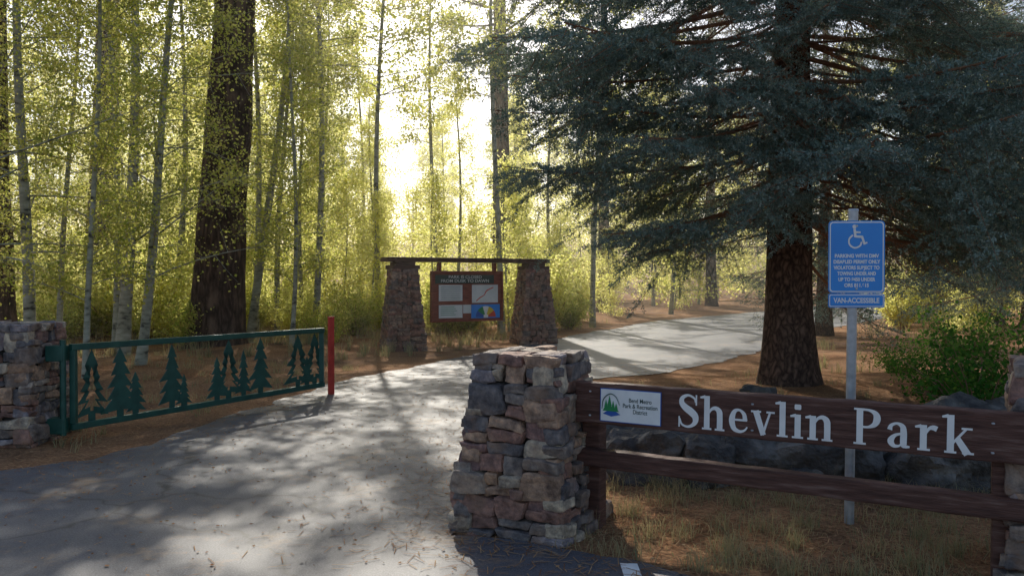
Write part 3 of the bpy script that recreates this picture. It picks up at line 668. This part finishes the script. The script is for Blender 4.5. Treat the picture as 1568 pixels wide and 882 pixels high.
# ------------------------------------------------------------ spruce
def make_bough(name,L,seed,dens=135,sp1=.095,nw=.0125):
    g=np.random.default_rng(seed); parts=[]; 
    q=np.linspace(0,1,12); yb=.06*L*np.sin(q*3+g.uniform(0,6)); yb-=yb[0]
    zc=L*(-.28*q+.12*q**2.6); MPt=np.stack([L*q,yb,zc],1)
    parts.append((*tube(MPt,np.linspace(.035,.006,12),6),0,1)); NP=[];ND=[]
    def mp(u_): return np.array([np.interp(u_,q,MPt[:,c]) for c in range(3)])
    def twig(a,b,r=.004):
        mid=(a+b)/2+np.array([0,0,-.02]); parts.append((*tube([a,mid,b],[r,r*.8,r*.5],3),0,0))
    def needle(a,b):
        ax=b-a; l=np.linalg.norm(ax); ax=ax/l; m=max(6,int(l*dens)); s=g.uniform(0,1.03,m)[:,None]; rd=g.normal(0,1,(m,3)); rd-=(rd@ax)[:,None]*ax; rd/=np.linalg.norm(rd,axis=1)[:,None]
        d=rd*.85+ax*.55+np.array([0,0,.15]); d/=np.linalg.norm(d,axis=1)[:,None]; NP.append(a+(b-a)*s); ND.append(d)
    x=.10*L; side=1; lump=g.uniform(0,6)
    while x<L:
        u_=x/L; live=u_>.38+g.uniform(-.1,.1); side=-side; o=mp(u_); ln=min(1.25,.22+.60*(L-x))*g.uniform(.55,1.15)*(1+.34*math.sin(x*4.5+lump))
        an=math.radians(g.uniform(35,72))*side; d=np.array([math.cos(an),math.sin(an),g.uniform(-.85,-.05)]); e=o+d*ln
        if not live:
            if g.uniform()<.7: twig(o,o+d*ln*.7+g.normal(0,.08,3),.006)
            for _ in range(5):
                w0=o+d*ln*g.uniform(.1,.6); twig(w0,w0+g.normal(0,.14,3)+d*.1,.0035)
            x+=.10; continue
        twig(o,e,.006); ns=max(2,int(ln/.10))
        for k in range(ns):
            s=(k+.6)/ns; b0=o+(e-o)*s; sd=1 if k%2 else -1; a2=an+sd*math.radians(g.uniform(30,65)); l2=(.10+.26*(1-s)+.05)*g.uniform(.7,1.2)
            d2=np.array([math.cos(a2),math.sin(a2),g.uniform(-.9,.1)]); e2=b0+d2*l2; needle(b0,e2)
            if l2>.22:
                a3=a2-sd*.8; e3=b0+d2*l2*.45+np.array([math.cos(a3),math.sin(a3),-.4])*l2*.5; needle(b0+d2*l2*.45,e3)
        needle(o+(e-o)*.25,e); x+=sp1
    needle(mp(.4),mp(1.0)); 
    P=np.concatenate(NP);Dn=np.concatenate(ND); parts.append((*sticks(P,Dn,nw,g.uniform(.03,.052,len(P)),g),1,0))
    return npmesh(name,parts,[M_twig,M_needle])
bl=[4.6,4.3,3.4,4.8]
bgh=[make_bough('bough%d'%k,L,300+k) for k,L in enumerate(bl)]
blo=[make_bough('boughlo%d'%k,L,320+k,32,.16,.03) for k,L in enumerate(bl)]
bsh=make_bough('boughshort',2.5,340)
def spruce(sx_,sy_,rt,Ht,R0,z,seed,dz,hi=True):
    sp=empty('blue_spruce_tree',(sx_,sy_,0))
    k=44; t=np.linspace(0,1,k); P=np.stack([sx_+.1*t*np.sin(t*4),sy_+0*t,t*Ht-.1],1); rr=rt*(1-t*.93)*(1+.35*np.exp(-t*Ht/.45))
    V,Q=bark_trunk(P,rr,26,.07,9); link('trunk',npmesh('strunk',[(V,Q,0,1)],[M_sbark]),parent=sp)
    c=0; g=np.random.default_rng(seed)
    def add(me,z,az,pitch,s):
        nonlocal c
        c+=1; o=bpy.data.objects.new('bough_%d'%c,me); COL.objects.link(o)
        o.location=(sx_,sy_,z); o.rotation_euler=(g.uniform(-.25,.25),pitch,az); o.scale=(s,s,s); par(o,sp)
    while z<Ht-.8:
        Lr=R0*min(1,(Ht+.2-z)/(Ht-6.7)); vis=z<7.6
        nb=7 if vis else 4
        if not hi: nb=5
        a0=g.uniform(0,6.28)
        for j in range(nb):
            az=a0+j*2*math.pi/nb+g.uniform(-.4,.4); k=g.integers(4); s=Lr/bl[k]*g.uniform(.66,1.08)
            front=-math.sin(az); left=-math.cos(az); pitch=g.uniform(-.18,.2)
            if hi:
                if z<2.9 and front>.55: continue
                if z<3.3: pitch-=.08*max(0,front)
                if left>.2 and z<3.9: s*=.66 if z<3.2 else .82
            lo=(not hi) or (not vis) or front<-.7
            add((blo if lo else bgh)[k],z+g.uniform(-.12,.12),az,pitch,s)
        z+=dz if vis else .6
    if hi:
        z=2.95
        while z<7.2:
            for j in range(1+(g.uniform()<.6)): add(bsh,z+g.uniform(-.1,.1),-math.pi/2+g.uniform(-.75,.75),g.uniform(-.1,.2),g.uniform(.75,1.25))
            z+=.36
spruce(4.13,12.7,.37,17,5.0,2.35,21,.36)
spruce(12.5,20,.3,15,4.2,1.6,44,.5,False)
spruce(16.5,27,.3,17,4.6,1.6,45,.6,False)
spruce(8.6,23.5,.22,11,3.0,1.2,46,.5,False)

# ------------------------------------------------------------ boulders
def boulder(name,loc,sz,seed):
    bm=bmesh.new(); bmesh.ops.create_icosphere(bm,subdivisions=4,radius=1); o=Vector((seed*7.1,0,0))
    for v in bm.verts:
        p=v.co.copy(); e=5; p=p/((abs(p.x)**e+abs(p.y)**e+abs(p.z)**e)**(1/e))*.95
        f=1+.34*noise.noise(p*1.1+o)+.16*noise.noise(p*2.6+o)+.07*noise.noise(p*7+o); v.co=Vector((p.x*sz[0],p.y*sz[1],p.z*sz[2]))*f
    me=bpy.data.meshes.new(name); bm.to_mesh(me); bm.free(); me.materials.append(M_boulder)
    ob=bpy.data.objects.new(name,me); COL.objects.link(ob); ob.location=loc; ob.rotation_euler=(0,0,seed)
rnd=random.Random(3)
x=.85; k=0
while x<4.6:
    wv=rnd.uniform(.24,.42); k+=1; boulder('boulder',(x+wv*.8,6.75-.12*x+rnd.uniform(-.12,.12),rnd.uniform(.12,.2)),(wv,rnd.uniform(.25,.36),rnd.uniform(.2,.34)),k); x+=wv*1.6
for (p_,y_,s) in ((990,640,.2),(1240,735,.2),(940,660,.22),(1160,600,.22),(1480,650,.4),(1540,640,.35)):
    xx,yy=gp(p_,y_+20); k+=1; boulder('boulder',(xx,yy,.08),(s,s*.8,s*.7),k)

# ------------------------------------------------------------ grass & litter
def blades(P,h,wd,g,lean=.35):
    n=len(P); az=g.uniform(0,6.28,n); l=g.uniform(.05,lean,n)*1.0; h=h*g.uniform(.4,1.2,n); dx=np.stack([np.cos(az),np.sin(az),np.zeros(n)],1); a2=g.uniform(0,6.28,n); sd=np.stack([np.cos(a2),np.sin(a2),np.zeros(n)],1)*wd*.5
    m=P+dx*(h*l*.35)[:,None]+np.array([0,0,1])*(h*.55)[:,None]; e=P+dx*(h*l*1.6)[:,None]+np.array([0,0,1])*(h*(1-.3*l))[:,None]
    V=np.stack([P-sd,P+sd,m+sd*.8,m-sd*.8,e+sd*.1,e-sd*.1],1).reshape(-1,3); b=np.arange(n)[:,None]*6
    Q=np.concatenate([b+np.array([[0,1,2,3]]),b+np.array([[3,2,4,5]])]); return V,Q
g=np.random.default_rng(77)
def scatter(n,x0,x1,y0,y1,clump=0,rmin=.02):
    x=g.uniform(x0,x1,n);y=g.uniform(y0,y1,n)
    if clump:
        cx=g.uniform(x0,x1,clump);cy=g.uniform(y0,y1,clump);i=g.integers(clump,size=n); s=g.uniform(.02,.10,clump)[i]; x=cx[i]+g.normal(0,1,n)*s;y=cy[i]+g.normal(0,1,n)*s
    ok=rdist(x,y)>rmin; x=x[ok];y=y[ok]; return np.stack([x,y,gh(x,y)],1)
parts=[]
P=scatter(12000,.3,5.2,3.5,6.6,260); parts.append((*blades(P,.15,.004,g,1.0),0,0))
P=scatter(6000,.3,5.2,3.4,6.8); parts.append((*blades(P,.05,.004,g,1.3),0,0))
link('dry_grass',npmesh('grassN',parts,[M_grass]))
parts=[]
P=scatter(5000,-9,-2.6,7,17,180,.35); parts.append((*blades(P,.13,.006,g,.8),0,0))
P=scatter(13000,-16,3.5,16.5,27,550,.6); parts.append((*blades(P,.32,.012,g,.6),0,0))
P=scatter(4000,3,16,14,30,250,.5); parts.append((*blades(P,.25,.012,g,.6),0,0))
P=scatter(1500,1,9,7,14,90,.3); parts.append((*blades(P,.14,.006,g,.8),0,0))
link('wild_grass',npmesh('grassF',parts,[M_grass]))
n=80000; x=g.uniform(-9,6,n);y=3.2+15*g.uniform(0,1,n)**1.4; ins=inroad(x,y); dE=edist(x,y)
cl=.5+.5*np.sin(x*1.7+np.sin(y*1.1)*2)*np.sin(y*1.3+1.7*np.sin(x*.9)); 
pr=np.where(ins,np.exp(-dE/.38)*.95+.14*cl**3,.78); ok=g.uniform(0,1,n)<pr; x=x[ok];y=y[ok]; z=np.where(inroad(x,y),.018,gh(x,y)+.012)
P=np.stack([x,y,z],1); m=len(P); a=g.uniform(0,6.28,m); Dn=np.stack([np.cos(a),np.sin(a),g.uniform(-.02,.08,m)],1)
sd=np.stack([-np.sin(a),np.cos(a),0*a],1)*.0022; ln=g.uniform(.05,.13,m)[:,None]
V=np.stack([P-sd,P+sd,P+Dn*ln+sd,P+Dn*ln-sd],1).reshape(-1,3)
m2=3500; x=g.uniform(-6,3,m2);y=3.5+12*g.uniform(0,1,m2); P2=np.stack([x,y,np.where(inroad(x,y),.02,gh(x,y)+.02)],1); V2,Q2=leaves(P2,.028,rng=g); V2[:,2]=np.repeat(P2[:,2],4)+(V2[:,2]-np.repeat(P2[:,2],4))*.25
link('pine_needle_litter',npmesh('litter',[(V,np.arange(4*m).reshape(-1,4),0,0),(V2,Q2,0,0)],[M_litter]))

# ------------------------------------------------------------ scattering volume added to imitate the veiling glare of the backlight
m=bpy.data.materials.new('glare_veil'); t=nt(m)
vs=N(t,'ShaderNodeVolumeScatter'); vs.inputs['Density'].default_value=.0045; vs.inputs['Anisotropy'].default_value=.7; vs.inputs['Color'].default_value=(1,.97,.86,1)
o=N(t,'ShaderNodeOutputMaterial'); t.links.new(vs.outputs[0],o.inputs['Volume'])
mb=MB(); mb.box((0,52.5,7.5),(170,83,19)); mb.obj('glare_veil_box',[m])

# ------------------------------------------------------------ light, world, camera
EL=math.radians(35.5); AZ=math.radians(-9)
sd=Vector((math.sin(AZ)*math.cos(EL),math.cos(AZ)*math.cos(EL),math.sin(EL)))
sl=bpy.data.lights.new('sun','SUN'); sl.energy=5; sl.angle=math.radians(.5); sl.color=(1,.93,.80)
so=bpy.data.objects.new('sun',sl); COL.objects.link(so); so.rotation_euler=sd.to_track_quat('Z','Y').to_euler(); so.location=(0,0,30)
wd=bpy.data.worlds.new('World'); scene.world=wd; wd.use_nodes=True; t=wd.node_tree; bg=t.nodes['Background']
sk=t.nodes.new('ShaderNodeTexSky'); sk.sky_type='NISHITA'; sk.sun_disc=False; sk.sun_elevation=EL; sk.sun_rotation=AZ; sk.dust_density=1.7; sk.air_density=1.0
t.links.new(sk.outputs[0],bg.inputs[0]); bg.inputs[1].default_value=.15
cam=bpy.data.cameras.new('camera'); cam.sensor_width=36; cam.lens=F/1568*36; cam.clip_end=2000; cam.clip_start=.05
co=bpy.data.objects.new('camera',cam); COL.objects.link(co); co.location=(0,0,CH); co.rotation_euler=(math.radians(90)-math.atan(16/F),0,0)
scene.camera=co
scene.view_settings.view_transform='Standard'; scene.view_settings.look='None'; scene.view_settings.exposure=0; scene.view_settings.gamma=1
